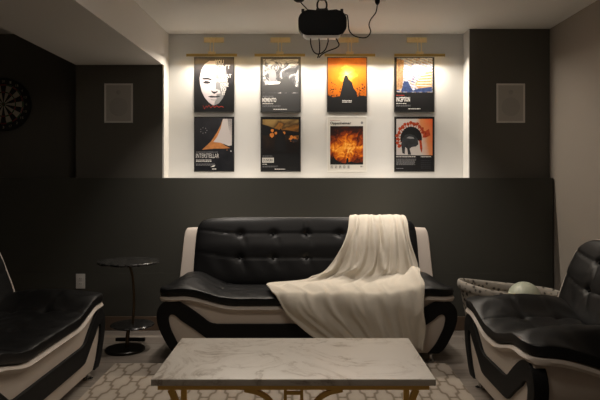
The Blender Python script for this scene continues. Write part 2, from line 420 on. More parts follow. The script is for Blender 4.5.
# ------------------------------------------------------------------ throw over the sofa back
def make_throw():
    SX, SY = .0325, 3.90; hw = .975
    # stations: y, z, left x, right x
    st = [(4.665, .62, .40, .74), (4.662, .80, .39, .745), (4.65, .87, .375, .75), (4.60, .892, .37, .755), (4.54, .910, .365, .757), (4.455, .903, .36, .76),
          (4.405, .84, .345, .77), (4.365, .75, .31, .785), (4.335, .65, .27, .80), (4.31, .56, .21, .815), (4.275, .495, .12, .825), (4.21, .468, -.02, .815),
          (4.12, .46, -.17, .805), (4.05, .46, -.235, .795), (3.96, .46, -.205, .785), (3.885, .455, -.175, .78), (3.845, .41, -.15, .775),
          (3.835, .34, -.10, .772), (3.833, .26, .0, .77), (3.833, .18, .10, .768), (3.833, .11, .19, .765)]
    P = spline([(a, b, 0) for a, b, c, d in st], 5); X = spline([(c, d, 0) for a, b, c, d in st], 5)
    nt_ = len(P)-1; ns = 110; V = []; F = []
    for i in range(nt_+1):
        t = i/nt_
        tg = (P[min(i+1, nt_)]-P[max(i-1, 0)]).normalized(); nr = Vector((tg.y, -tg.x))   # outward side of the cloth
        for j in range(ns+1):
            s = j/ns; x = X[i].x + (X[i].y-X[i].x)*s
            y, z = P[i].x, P[i].y
            back = smooth01(.12, .25, t)*(1-smooth01(.46, .58, t)); seat = smooth01(.48, .56, t)*(1-smooth01(.72, .80, t)); hang = smooth01(.74, .84, t)
            # folds fan out from the top right towards the seat
            q = s - .34*(t-.25)*(1-s)
            f1 = math.sin(q*2*PI*2.1 + .9*math.sin(t*7) + .6) ; f2 = math.sin(q*2*PI*4.3 - 3.2*t + 1.7*math.sin(t*4)); f3 = math.sin(q*2*PI*9 + t*11)
            f = .5*f1 + .38*f2 + .12*f3
            f = (1-abs(f)**1.0)*2-1          # sharp crests, round valleys
            top = smooth01(.23, .38, t)
            amp = .003 + .030*back*(.06+.94*top) + .010*seat + .022*hang*(1-.35*smooth01(.8, 1, t))
            off = .003+amp*(f+1.0)
            off += .030*top*back*(math.exp(-((s-.22-(t-.4)*.9)/.03)**2) + math.exp(-((s-.55-(t-.4)*1.1)/.035)**2))
            ly = y-SY; lx = x-SX
            if .46 < t < .82:
                zz = seat_top(lx, max(0, min(.45, ly)), hw)+.012
                if z > .36:
                    z = z + (zz-z+.004)*(seat if t < .72 else smooth01(.36, .44, z)*(1-hang)) if zz > z or seat > .5 else z
            dy, dz = nr.x*off, nr.y*off
            if seat > .5: dy, dz = 0, abs(off)
            if hang > .5: dy, dz = -abs(off), 0
            wv = .006*math.sin(t*40+s*3)*(1 if j in (0, ns) else 0)
            V.append((x+wv+.004*math.sin(t*25+s*9), y+dy, z+dz))
    for i in range(nt_):
        for j in range(ns): F.append((i*(ns+1)+j, i*(ns+1)+j+1, (i+1)*(ns+1)+j+1, (i+1)*(ns+1)+j))
    me = bpy.data.meshes.new('throw_blanket'); me.from_pydata(V, [], F); me.materials.append(M['throw'])
    me.polygons.foreach_set('use_smooth', [True]*len(me.polygons))
    o = bpy.data.objects.new('throw_blanket', me); C.objects.link(o)
    md = o.modifiers.new('thick', 'SOLIDIFY'); md.thickness = .008; md.offset = 0
    hem = MB()
    edge = [Vector(V[i*(ns+1)]) for i in range(nt_+1)] ; edge2 = [Vector(V[i*(ns+1)+ns]) for i in range(nt_+1)]
    for e_ in (edge, edge2): hem.tube(e_, .0065, 8)
    hem.build('hem', M['throw'], o)
    tag(o, 'cream fleece throw blanket draped over the back and seat of the sofa', 'blanket')
make_throw()

# ------------------------------------------------------------------ coffee table
def coffee_table():
    t = thing('coffee_table', 'rectangular pale marble coffee table on a curved gold metal base', 'coffee table', (-.032, 2.527, 0))
    hw, hd = .532, .289
    mb = MB(); mb.box(-hw, hw, -hd, hd, .424, .449); mb.build('tabletop', M['marble'], t, bevel=.003)
    mb = MB(); a, b = hw-.02, hd-.02
    mb.box(-a, a, -b, -b+.02, .402, .4235); mb.box(-a, a, b-.02, b, .402, .4235)
    mb.box(-a, -a+.02, -b+.02, b-.02, .402, .4235); mb.box(a-.02, a, -b+.02, b-.02, .402, .4235)
    mb.build('apron', M['gold'], t, bevel=.002)
    def flatbar(pts, w_, d_, y, name):
        q = MB(); P = spline([(x, y, z) for x, z in pts], 8)
        v = []; f = []
        for i, p in enumerate(P):
            tg = (P[min(i+1, len(P)-1)]-P[max(i-1, 0)]).normalized(); n = Vector((-tg.z, 0, tg.x))*w_/2
            for sg, yy in ((-1, -d_/2), (1, -d_/2), (1, d_/2), (-1, d_/2)): v.append(p+n*sg+Vector((0, yy, 0)))
        for i in range(len(P)-1):
            for k in range(4): f.append((i*4+k, i*4+(k+1) % 4, i*4+4+(k+1) % 4, i*4+4+k))
        f += [(3, 2, 1, 0), tuple((len(P)-1)*4+k for k in range(4))]
        q.add(v, f); q.build(name, M['gold'], t, smooth=False, bevel=.0015)
    yf, yr = -b+.01, b-.01
    for s in (-1, 1):
        flatbar([(s*(a-.048), .402), (s*(a-.056), .385), (s*(a-.068), .35), (s*(a-.078), .30), (s*(a-.080), .22), (s*(a-.072), .13), (s*(a-.05), .06), (s*(a-.03), .030), (s*(a-.03), .014)], .024, .018, yf, 'leg')
        flatbar([(s*(a+.004), .402), (s*(a+.004), .0135)], .026, .018, yr, 'leg')
        flatbar([(s*.185, .402), (s*.13, .388), (s*.088, .358), (s*.062, .30), (s*.052, .22), (s*.062, .13), (s*.088, .07), (s*.13, .042), (s*.185, .034)], .018, .018, yf, 'scroll_bar')
        flatbar([(s*.031, .402), (s*.031, .034)], .012, .018, yf, 'upright')
    for z in (.388, .22, .055): flatbar([(-.025, z), (.025, z)], .012, .014, yf, 'crossbar')
    flatbar([(-a+.04, .025), (a-.04, .025)], .018, .016, yf, 'bottom_rail')
coffee_table()

# ------------------------------------------------------------------ side table
def side_table():
    t = thing('side_table', 'black marble round side table with a lower shelf, left of the sofa', 'side table', (-1.21, 4.19, 0))
    disc = lambda r, z, h: [(.0001, z), (r-.006, z), (r, z+.005), (r, z+h-.005), (r-.006, z+h), (.0001, z+h)]
    mb = MB(); mb.lathe(disc(.212, .605, .018), 64, (.0, 0, 0)); mb.build('tabletop', M['black_marble'], t)
    mb = MB(); mb.lathe(disc(.15, .168, .014), 56, (.025, 0, 0)); mb.build('shelf', M['black_marble'], t)
    mb = MB(); mb.lathe(disc(.135, .0, .022), 56, (-.02, -.02, 0)); mb.build('base', M['black_metal'], t)
    mb = MB(); mb.tube(spline([(.0, 0, .606), (.025, 0, .52), (.036, 0, .40), (.036, 0, .30), (.028, 0, .182)], 8), .011, 12, flat=.8)
    mb.tube([(.0, 0, .168), (-.005, -.01, .10), (-.01, -.01, .02)], .014, 12)
    mb.build('pole', M['bronze_pole'], t)
    mb = MB(); mb.box(-.09, .115, -.012, .012, .062, .084); mb.build('crossbar', M['black_metal'], t, bevel=.003)
side_table()

# ------------------------------------------------------------------ basket and ball
def basket():
    t = thing('basket', 'low oval woven basket with black and cream tribal pattern behind the armchair', 'basket', (1.49, 4.32, 0))
    def rim(a): return .385 + .078*(-math.cos(a)*.5+.5)**2.2 - .0*math.sin(a)
    def ring(scx, scy, z, n=72): return [(scx*math.cos(2*PI*k/n), scy*math.sin(2*PI*k/n), z if not callable(z) else z(2*PI*k/n)) for k in range(n)]
    n = 72; v = []; f = []
    L = [(.18, .12, lambda a: .004)] + [( .235+.11*q**.6, .19+.08*q**.6, (lambda q: (lambda a: .02+(rim(a)-.085)*q))(q)) for q in [0, .1, .2, .35, .5, .65, .8, .9, 1]]
    I = [(L[-1-k][0]-.014, L[-1-k][1]-.014, (lambda g: (lambda a: g(a)+.006))(L[-1-k][2])) for k in range(9)]
    rings = [ring(a, b, z) for a, b, z in L+I]
    for r_ in rings: v += r_
    for i in range(len(rings)-1):
        for k in range(n): f.append((i*n+k, i*n+(k+1) % n, (i+1)*n+(k+1) % n, (i+1)*n+k))
    f.append(tuple(range(n))); f.append(tuple(range((len(rings)-1)*n, len(rings)*n)))
    mb = MB(); mb.add(v, f); mb.build('body', M['basket'], t)
    v = []; f = []
    for k in range(n):
        a = 2*PI*k/n; x, y = (.353)*math.cos(a), .263*math.sin(a); z = rim(a)-.028
        ox, oy = math.cos(a), math.sin(a)
        for q in range(12):
            b = 2*PI*q/12; v.append((x+ox*.014*math.cos(b), y+oy*.014*math.cos(b), z+.034*math.sin(b)))
    for k in range(n):
        for q in range(12): f.append((k*12+q, k*12+(q+1) % 12, ((k+1) % n)*12+(q+1) % 12, ((k+1) % n)*12+q))
    mb = MB(); mb.add(v, f); mb.build('rim', M['basket_rim'], t)
    return t
basket_root = basket()
mb = MB(); R_ = .115
mb.lathe([(max(.0001, R_*math.sin(PI*k/28)), -R_*math.cos(PI*k/28)) for k in range(29)], 48)
mb.lathe([(R_+.0012, -.004), (R_+.0022, 0), (R_+.0012, .004)], 48)
o = mb.build('ball', M['ball']); o.location = (1.60, 4.32, .338); o.rotation_euler = (.5, .4, 0)
tag(o, 'smooth pale sage green ball resting in the patterned basket', 'ball')
mb = MB()
def ell(u, v, a, b): return (u*math.sqrt(1-v*v/2)*a, v*math.sqrt(1-u*u/2)*b)
mb.sheet(40, 30, lambda u, v: (*ell(u, v, .215, .15), .11), lambda u, v: (0, 0, 1), lambda u, v: ((.112+.008*math.sin(u*9)*math.cos(v*7))*sup(u, 4)*sup(v, 4), .085*sup(u, 4)*sup(v, 4)))
o = mb.build('fabric_filling', M['white_leather'], basket_root)

# ------------------------------------------------------------------ wall outlet
t = thing('wall_outlet', 'white electrical outlet plate low on the half wall above the left seat', 'outlet', (-1.745, YH-.006, .387))
mb = MB(); mb.box(-.036, .036, -.006, -.0002, -.058, .058); mb.build('cover_plate', M['white_plastic'], t, bevel=.002)
for dz in (-.021, .021):
    q = MB(); q.box(-.017, .017, -.008, -.0062, dz-.014, dz+.014); r_ = q.build('receptacle', M['speaker_frame'], t, bevel=.001)
    q = MB(); [q.box(x-.0012, x+.0012, -.0088, -.0082, dz-.004, dz+.006) for x in (-.006, .006)]; q.build('slot', M['art_black'], r_, smooth=False)

# ------------------------------------------------------------------ in-wall speakers
def speaker(x, z, label):
    t = thing('wall_speaker', label, 'speaker', (x, YP, z), 0, 'in-wall speakers')
    a, b = .1145, .158; mb = MB()
    for q in ((-a, a, b-.014, b), (-a, a, -b, -b+.014), (-a, -a+.014, -b+.014, b-.014), (a-.014, a, -b+.014, b-.014)):
        mb.box(q[0], q[1], -.008, 0, q[2], q[3])
    mb.build('bezel', M['speaker_frame'], t, smooth=False, bevel=.002)
    mb = MB(); mb.box(-a+.014, a-.014, -.005, 0, -b+.014, b-.014); mb.build('grille', M['grille'], t, smooth=False)
    mb = MB(); mb.lathe([(.0001, -.0055), (.072, -.0055), (.075, -.0052), (.0751, -.0049)], 40, (0, 0, -.03), axis='y'); mb.build('woofer', M['cone'], t)
    mb = MB(); mb.lathe([(.0001, -.0055), (.018, -.0055), (.019, -.0049)], 24, (0, 0, .088), axis='y'); mb.build('tweeter', M['cone'], t)
speaker(-1.4755, 1.802, 'pale rectangular in-wall speaker on the dark wall left of the posters')
speaker(1.679, 1.802, 'pale rectangular in-wall speaker on the dark wall right of the posters')

# ------------------------------------------------------------------ dartboard
def dartboard():
    t = thing('dartboard', 'round dartboard with black number ring on the dark recessed wall at left', 'dartboard', (-2.47, YN, 1.81))
    R = .217
    bk = mat('dart_black', (.012, .012, .012), .8); cr = mat('dart_cream', (.50, .46, .36), .8)
    rd = mat('dart_red', (.22, .02, .02), .8); gn = mat('dart_green', (.02, .10, .04), .8)
    mb = MB(); mb.lathe([(.0001, 0), (R, 0), (R, -.03), (R-.006, -.036), (.0001, -.036)], 80, axis='y'); mb.build('backing', bk, t)
    mb = MB(); rr = [.016, .095, .105, .155, .166]; y = -.0368
    for k in range(20):
        a0 = (k-.5)*PI/10+PI/2; 
        for b in range(4):
            m = [(bk, cr), (rd, gn), (bk, cr), (rd, gn)][b][k % 2]
            v = []
            for q in range(5):
                a = a0+q*PI/40; v += [(rr[b]*math.cos(a), y, rr[b]*math.sin(a)), (rr[b+1]*math.cos(a), y, rr[b+1]*math.sin(a))]
            mb.add(v, [(2*q, 2*q+1, 2*q+3, 2*q+2) for q in range(4)], m)
    mb.lathe([(.0001, -.0372), (.007, -.0372)], 20, axis='y', m=rd); mb.lathe([(.007, -.0372), (.016, -.0370)], 20, axis='y', m=gn)
    mb.build('scoring_face', bk, t, smooth=False)
    mb = MB(); mb.lathe([(.168, -.0368), (.209, -.0368)], 80, axis='y'); ring = mb.build('number_ring', bk, t)
    for k, nme in enumerate([20, 5, 12, 9, 14, 11, 8, 16, 7, 19, 3, 17, 2, 15, 10, 6, 13, 4, 18, 1]):
        a = PI/2+k*PI/10; cx, cz = .190*math.cos(a), .190*math.sin(a); w_ = .007 if nme < 10 else .012
        q = MB(); text_box(q, str(nme), cx-w_, cx+w_, cz-.010, cz+.010, -.0375, cr); q.build('number', cr, ring, smooth=False, normals=False)
    mb = MB()
    for r_ in (.0165, .095, .105, .155, .166): mb.lathe([(r_-.0008, -.0376), (r_, -.0384), (r_+.0008, -.0376)], 64, axis='y')
    mb.build('wire', M['chrome'], t)
dartboard()

# ------------------------------------------------------------------ posters
PW, PH = .334, .458
def strip(mb, u0, u1, v0, v1, m, y=-.0032):     # rectangle in poster fractions (0..1)
    x0, x1 = (u0-.5)*PW, (u1-.5)*PW; z0, z1 = (v0-.5)*PH, (v1-.5)*PH
    mb.add([(x0, y, z0), (x1, y, z0), (x1, y, z1), (x0, y, z1)], [(0, 1, 2, 3)], m)
def poly(mb, pts, m, y=-.0036):
    mb.add([((u-.5)*PW, y, (v-.5)*PH) for u, v in pts], [tuple(range(len(pts)))], m)
def ptext(mb, s, u0, u1, v0, v1, m, bold=0, y=-.0042):
    text_box(mb, s, (u0-.5)*PW, (u1-.5)*PW, (v0-.5)*PH, (v1-.5)*PH, y, m, bold)
def smalltext(mb, u0, u1, v0, v1, rows, m, y=-.0040, seed=1):
    rnd = random.Random(seed); h = (v1-v0)/rows
    for r_ in range(rows):
        u = u0
        end = u1 - rnd.random()*.1*(u1-u0)
        while u < end:
            w_ = .015+rnd.random()*.04; strip(mb, u, min(u+w_, end), v0+h*r_+h*.25, v0+h*r_+h*.75, m, y); u += w_+.010
def blob(cx, cy, rx, ry, n=28, j=0, seed=0):
    rnd = random.Random(seed); return [(cx+rx*(1+j*(rnd.random()-.5))*math.cos(2*PI*k/n), cy+ry*(1+j*(rnd.random()-.5))*math.sin(2*PI*k/n)) for k in range(n)]
def poster(px, z, label, frame, art):
    t = thing('framed_poster', label, 'poster', (px, YN, z), 0, 'framed posters on the white niche wall')
    a, b = PW/2, PH/2; fw = .007; mb = MB()
    for q in ((-a, a, b-fw, b), (-a, a, -b, -b+fw), (-a, -a+fw, -b+fw, b-fw), (a-fw, a, -b+fw, b-fw)):
        mb.box(q[0], q[1], -.010, 0, q[2], q[3])
    mb.build('frame', frame, t, smooth=False, bevel=.001)
    mb = MB(); art(mb); o = mb.build('artwork', M['art_black'], t, smooth=False, normals=False); o.location.y = -.0055
    return t
def zgrad(fn, stops, name, **k): return ramp_mat(name, fn, stops, .4, **k)
# 1 pale face in shadow with stacked words
def f_(nt, v):
    x, y, z = sep(nt, v); return nmath(nt, 'ADD', nmath(nt, 'MULTIPLY', z, 1.2), nmath(nt, 'ADD', .35, nmath(nt, 'MULTIPLY', nmath(nt, 'SUBTRACT', nnoise(nt, v, 6, 3), .5), .5)))
g1 = zgrad(f_, [(0, (.014, .015, .016)), (.35, (.02, .02, .022)), (.7, (.10, .09, .10)), (1, (.16, .15, .15))], 'poster_shadow')
skin = zgrad(lambda nt, v: nmath(nt, 'ADD', nmath(nt, 'MULTIPLY', sep(nt, v)[2], .9), nmath(nt, 'ADD', .5, nmath(nt, 'MULTIPLY', nmath(nt, 'SUBTRACT', nnoise(nt, v, 14, 2), .5), .4))),
             [(0, (.30, .27, .28)), (.5, (.60, .54, .56)), (1, (.80, .74, .74))], 'poster_pale_face')
def art1(mb):
    strip(mb, .02, .98, .015, .985, g1)
    poly(mb, [(.50, .12), (.62, .16), (.72, .26), (.80, .42), (.83, .60), (.80, .76), (.72, .87), (.60, .93), (.50, .94)], M['art_grey'], -.0034)
    poly(mb, [(.50, .93), (.38, .93), (.26, .87), (.18, .76), (.14, .62), (.15, .50), (.19, .38), (.26, .27), (.36, .18), (.46, .13), (.50, .12)], skin)
    poly(mb, [(.50, .12), (.50, .93), (.54, .93), (.54, .42), (.64, .40), (.66, .34), (.56, .33), (.56, .22), (.52, .20)], skin, -.0037)
    poly(mb, [(.18, .60), (.24, .625), (.34, .63), (.44, .60), (.44, .575), (.34, .59), (.24, .59)], M['art_dark'], -.004)
    poly(mb, [(.22, .54), (.29, .57), (.38, .555), (.42, .53), (.34, .515), (.26, .52)], M['art_dark'], -.004)
    poly(mb, [(.42, .40), (.47, .375), (.53, .37), (.59, .39), (.58, .36), (.50, .33), (.44, .36)], M['art_dark'], -.004)
    poly(mb, [(.34, .285), (.44, .30), (.52, .29), (.62, .30), (.66, .285), (.56, .265), (.42, .262)], M['art_dark'], -.004)
    poly(mb, [(.40, .235), (.50, .225), (.60, .235), (.55, .215), (.44, .215)], M['art_grey'], -.004)
    for s, u0, u1, v0, v1 in [('YOU', .53, .74, .87, .95), ('DON\'T', .50, .90, .79, .86), ('KNOW', .50, .78, .70, .78), ('WHAT', .60, .93, .62, .69),
                              ('HAVE', .56, .84, .54, .61), ('DONE', .66, .86, .46, .53), ('TO', .66, .80, .38, .45), ('IT', .70, .78, .31, .37)]:
        ptext(mb, s, u0, u1, v0, v1, M['art_white'], .015)
    P = [(.22, .12), (.26, .05), (.30, .11), (.33, .08), (.37, .12), (.42, .07), (.46, .11), (.52, .08), (.56, .11), (.62, .08), (.68, .10), (.74, .08)]
    for k in range(len(P)-1):
        (a, b), (c, d) = P[k], P[k+1]; poly(mb, [(a, b), (c, d), (c, d+.012), (a, b+.012)], M['art_red'], -.004)
# 2 grey snowy picture
def f_(nt, v):
    x, y, z = sep(nt, v)
    return nmath(nt, 'ADD', nmath(nt, 'MULTIPLY', z, 1.7), nmath(nt, 'ADD', .22, nmath(nt, 'MULTIPLY', nmath(nt, 'SUBTRACT', nnoise(nt, v, 11, 5, 1.5, .6), .5), 2.6)))
g2 = zgrad(f_, [(0, (.06, .06, .065)), (.3, (.10, .10, .105)), (.5, (.36, .36, .37)), (.66, (.66, .65, .64)), (1, (.72, .71, .70))], 'poster_snow')
g2b = zgrad(lambda nt, v: nmath(nt, 'ADD', .5, sep(nt, v)[2]), [(0, (.03, .03, .032)), (.5, (.07, .07, .072)), (1, (.12, .12, .12))], 'poster_asphalt')
def art2(mb):
    strip(mb, .02, .98, .015, .985, g2b); strip(mb, .06, .94, .34, .96, g2, -.0034)
    poly(mb, [(.06, .36), (.94, .36), (.94, .44), (.80, .50), (.70, .60), (.60, .64), (.52, .60), (.40, .56), (.20, .50), (.06, .48)], g2b, -.0036)
    poly(mb, blob(.30, .66, .09, .13, 20, .2, 3), M['art_grey'], -.0038)
    poly(mb, [(.10, .52), (.30, .56), (.50, .55), (.46, .51), (.22, .50)], M['art_white'], -.004)
    smalltext(mb, .05, .32, .275, .30, 1, M['art_grey'])
    ptext(mb, 'MEMENTO', .04, .39, .18, .26, M['art_white'], .02)
    smalltext(mb, .05, .32, .14, .165, 1, M['art_white'], seed=3); smalltext(mb, .05, .5, .09, .125, 2, M['art_grey'], seed=4)
    smalltext(mb, .32, .68, .035, .065, 1, M['art_white'], seed=5)
# 3 orange sunset over black ground
def f_(nt, v):
    x, y, z = sep(nt, v)
    d = nmath(nt, 'SQRT', nmath(nt, 'ADD', nmath(nt, 'POWER', x, 2), nmath(nt, 'POWER', nmath(nt, 'SUBTRACT', z, .085), 2)))
    return nmath(nt, 'ADD', nmath(nt, 'MULTIPLY', d, 3.6), nmath(nt, 'MULTIPLY', nmath(nt, 'SUBTRACT', nnoise(nt, v, 16, 5, 1, .6), .5), .55))
g3 = zgrad(f_, [(0, (.95, .66, .20)), (.12, (.85, .42, .06)), (.28, (.58, .17, .012)), (.7, (.40, .10, .010)), (1, (.24, .07, .012))], 'poster_sunset')
def art3(mb):
    strip(mb, .02, .98, .015, .985, M['art_black']); strip(mb, .02, .98, .27, .985, g3, -.0034)
    rnd = random.Random(8)
    for k in range(95):
        u = .03+rnd.random()*.94; dens = abs(u-.5)*1.2; vv = .27+rnd.random()**1.8*(.12+.35*dens)
        s = .012+rnd.random()*.03; a = rnd.random()*PI
        poly(mb, [(u+s*math.cos(a), vv+s*.6*math.sin(a)), (u+s*.4*math.cos(a+1.6), vv+s*.4*math.sin(a+1.6)), (u-s*math.cos(a), vv-s*.6*math.sin(a)), (u+.3*s*math.cos(a-1.6), vv+.3*s*math.sin(a-1.6))], M['art_black'], -.0036)
    # plain rock pinnacle in front of the sun, a generic stand-in
    poly(mb, [(.30, .24), (.36, .40), (.40, .55), (.43, .64), (.46, .67), (.51, .66), (.54, .60), (.62, .54), (.66, .44), (.74, .36), (.76, .24)], M['art_black'], -.0038)
    poly(mb, [(.02, .30), (.15, .27), (.3, .29), (.5, .26), (.7, .28), (.86, .30), (.98, .29), (.98, .20), (.02, .20)], M['art_black'], -.0037)
    smalltext(mb, .38, .62, .17, .22, 2, M['art_white'], seed=9)
# 4 pale city picture in blue and orange
def f_(nt, v):
    x, y, z = sep(nt, v); n = nnoise(nt, v, 24, 6, .8, .7)
    st = nmath(nt, 'MULTIPLY', nmath(nt, 'SINE', nmath(nt, 'MULTIPLY', nmath(nt, 'ADD', z, nmath(nt, 'MULTIPLY', x, .4)), 260)), .07)
    return nmath(nt, 'ADD', nmath(nt, 'ADD', n, st), nmath(nt, 'MULTIPLY', z, .45))
g4 = zgrad(f_, [(.30, (.03, .05, .12)), (.40, (.06, .10, .26)), (.47, (.40, .25, .14)), (.52, (.50, .44, .38)), (.57, (.16, .26, .52)), (.64, (.58, .58, .60)), (1, (.62, .62, .62))], 'poster_city')
g4b = mat('poster_street', (.018, .022, .035), .4)
def art4(mb):
    strip(mb, .02, .98, .015, .985, M['art_black']); strip(mb, .06, .95, .36, .985, g4, -.0034)
    g4c = mat('poster_facade', (.40, .23, .11), .6, spec=.15, noise=(60, .8)); g4d = mat('poster_blue', (.03, .05, .13), .6, spec=.15, noise=(60, .7))
    poly(mb, [(.06, .40), (.20, .44), (.24, .94), (.06, .97)], g4c, -.0036)
    poly(mb, [(.52, .50), (.66, .66), (.80, .72), (.94, .74), (.94, .44), (.60, .42)], g4c, -.0036)
    for k in range(5): poly(mb, [(.55+.02*k, .48+.045*k), (.92, .47+.055*k), (.92, .48+.055*k), (.56+.02*k, .49+.045*k)], M['art_white'], -.0038)
    poly(mb, [(.16, .37), (.94, .37), (.94, .46), (.60, .43), (.46, .39), (.34, .56), (.24, .56), (.20, .45)], g4d, -.0037)
    for k in range(6): poly(mb, [(.09+.025*k, .45), (.097+.025*k, .45), (.105+.022*k, .90), (.098+.022*k, .90)], M['art_dark'], -.0038)
    smalltext(mb, .05, .27, .29, .32, 1, M['art_red'], seed=2)
    ptext(mb, 'INCEPTION', .05, .39, .19, .275, M['art_white'], .02)
    smalltext(mb, .05, .32, .145, .17, 1, M['art_white'], seed=6); smalltext(mb, .05, .42, .10, .135, 2, M['art_grey'], seed=7)
    smalltext(mb, .35, .66, .045, .075, 1, M['art_white'], seed=8)
# 5 dark space with a pale streak
g5 = zgrad(lambda nt, v: nmath(nt, 'ADD', nmath(nt, 'MULTIPLY', nnoise(nt, v, 12, 4), .5), nmath(nt, 'MULTIPLY', sep(nt, v)[2], .8)), [(0, (.008, .009, .012)), (.4, (.03, .03, .035)), (1, (.06, .06, .08))], 'poster_space')
g5o = mat('poster_ember', (.50, .20, .06), .4, noise=(30, .5)); g5w = mat('poster_disc', (.58, .53, .52), .4)
def art5(mb):
    strip(mb, .02, .98, .015, .985, g5)
    poly(mb, [(.20, .40), (.42, .55), (.56, .70), (.66, .84), (.72, .96), (.60, .60), (.76, .48), (.90, .43), (.74, .42), (.5, .42)], g5o, -.0034)
    poly(mb, [(.48, .54), (.58, .64), (.66, .78), (.72, .96), (.94, .96), (.94, .48), (.86, .47), (.76, .50), (.64, .53)], g5w, -.0036)
    for k in range(6): poly(mb, [(.84+.02*k, .96), (.85+.02*k, .96), (.87+.015*k, .74-.03*k)], M['art_dark'], -.0038)
    for k in range(7):
        a = 2*PI*k/7; poly(mb, blob(.24+.08*math.cos(a), .75+.05*math.sin(a), .012, .010, 8), M['art_grey'], -.0038)
    smalltext(mb, .05, .62, .345, .37, 1, M['art_grey'], seed=11)
    ptext(mb, 'INTERSTELLAR', .05, .62, .25, .33, M['art_white'], -.005)
    smalltext(mb, .05, .46, .175, .225, 2, M['art_white'], seed=12); smalltext(mb, .05, .56, .11, .15, 2, M['art_grey'], seed=13)
    poly(mb, [(.40, .085), (.50, .09), (.52, .115), (.50, .12)], M['art_white'], -.004); smalltext(mb, .45, .56, .035, .065, 1, M['art_white'], seed=14)
    poly(mb, blob(.82, .395, .012, .008, 8), g5o, -.004); poly(mb, blob(.92, .375, .015, .012, 8), M['art_white'], -.004)
# 6 dark battlefield at dusk
def f_(nt, v):
    x, y, z = sep(nt, v)
    return nmath(nt, 'ADD', nmath(nt, 'MULTIPLY', z, 2.6), nmath(nt, 'ADD', .05, nmath(nt, 'MULTIPLY', nmath(nt, 'SUBTRACT', nnoise(nt, v, 9, 4, .6), .5), .8)))
g6 = zgrad(f_, [(0, (.014, .012, .012)), (.22, (.03, .02, .015)), (.36, (.30, .13, .03)), (.45, (.07, .04, .02)), (.6, (.30, .19, .07)), (1, (.44, .34, .14))], 'poster_dusk')
g6o = mat('poster_fire', (.62, .20, .03), .4, noise=(50, .6))
def art6(mb):
    strip(mb, .02, .98, .015, .985, M['art_black']); strip(mb, .05, .95, .34, .95, g6, -.0034)
    poly(mb, [(.05, .86), (.20, .83), (.38, .78), (.52, .75), (.62, .76), (.95, .72), (.95, .66), (.05, .66)], M['art_black'], -.0035)
    for c, r_ in [((.29, .745), .035), ((.28, .66), .05), ((.38, .70), .03), ((.58, .70), .035)]: poly(mb, blob(*c, r_, r_*.8, 12, .6, 5), g6o, -.0037)
    poly(mb, blob(.80, .60, .10, .05, 24, .7, 2), g6o, -.0037); poly(mb, blob(.85, .57, .09, .03, 24, .7, 4), M['art_dark'], -.0038)
    poly(mb, [(.34, .36), (.36, .55), (.40, .68), (.45, .74), (.50, .79), (.54, .74), (.60, .67), (.63, .5), (.64, .36)], M['art_black'], -.0039)
    smalltext(mb, .05, .30, .275, .295, 1, M['art_grey'], seed=21)
    strip(mb, .04, .33, .165, .255, M['art_paper'], -.0038); ptext(mb, 'DUNKIRK', .06, .31, .185, .235, M['art_dark'], .01)
    smalltext(mb, .05, .17, .125, .15, 1, M['art_white'], seed=22); smalltext(mb, .05, .44, .08, .11, 2, M['art_grey'], seed=23)
    smalltext(mb, .35, .64, .035, .06, 1, M['art_white'], seed=24)
# 7 white poster with a blazing cloud
def f_(nt, v):
    x, y, z = sep(nt, v)
    d = nmath(nt, 'ADD', nmath(nt, 'ABSOLUTE', nmath(nt, 'MULTIPLY', nmath(nt, 'ADD', z, .03), 5.0)), nmath(nt, 'ABSOLUTE', nmath(nt, 'MULTIPLY', x, 1.8)))
    return nmath(nt, 'ADD', d, nmath(nt, 'MULTIPLY', nmath(nt, 'SUBTRACT', nnoise(nt, v, 17, 5, 1.3, .6), .5), 1.5))
g7 = zgrad(f_, [(0, (1, .62, .20)), (.12, (.95, .38, .04)), (.3, (.66, .15, .01)), (.5, (.26, .04, .01)), (.75, (.05, .015, .01)), (1, (.02, .012, .012))], 'poster_blaze')
def art7(mb):
    strip(mb, .01, .99, .01, .99, M['art_paper'])
    strip(mb, .08, .90, .13, .83, g7, -.0034)
    rnd = random.Random(3)
    poly(mb, [(.08, .13), (.90, .13), (.90, .17), (.7, .16), (.6, .19), (.45, .15), (.3, .18), (.22, .22), (.16, .28), (.12, .22), (.08, .27)], M['art_black'], -.0036)
    poly(mb, [(.475, .15), (.48, .22), (.50, .25), (.53, .24), (.54, .15)], M['art_black'], -.0038)
    smalltext(mb, .08, .32, .925, .94, 1, M['art_red'], seed=31)
    ptext(mb, 'Oppenheimer', .08, .60, .845, .91, M['art_black'], .02)
    for k in range(5): smalltext(mb, .09+.105*k, .155+.105*k, .06, .115, 3, M['art_dark'], seed=32+k)
    smalltext(mb, .83, .90, .08, .11, 2, M['art_black'], seed=40); poly(mb, blob(.87, .89, .03, .025, 16), M['art_grey'], -.0036)
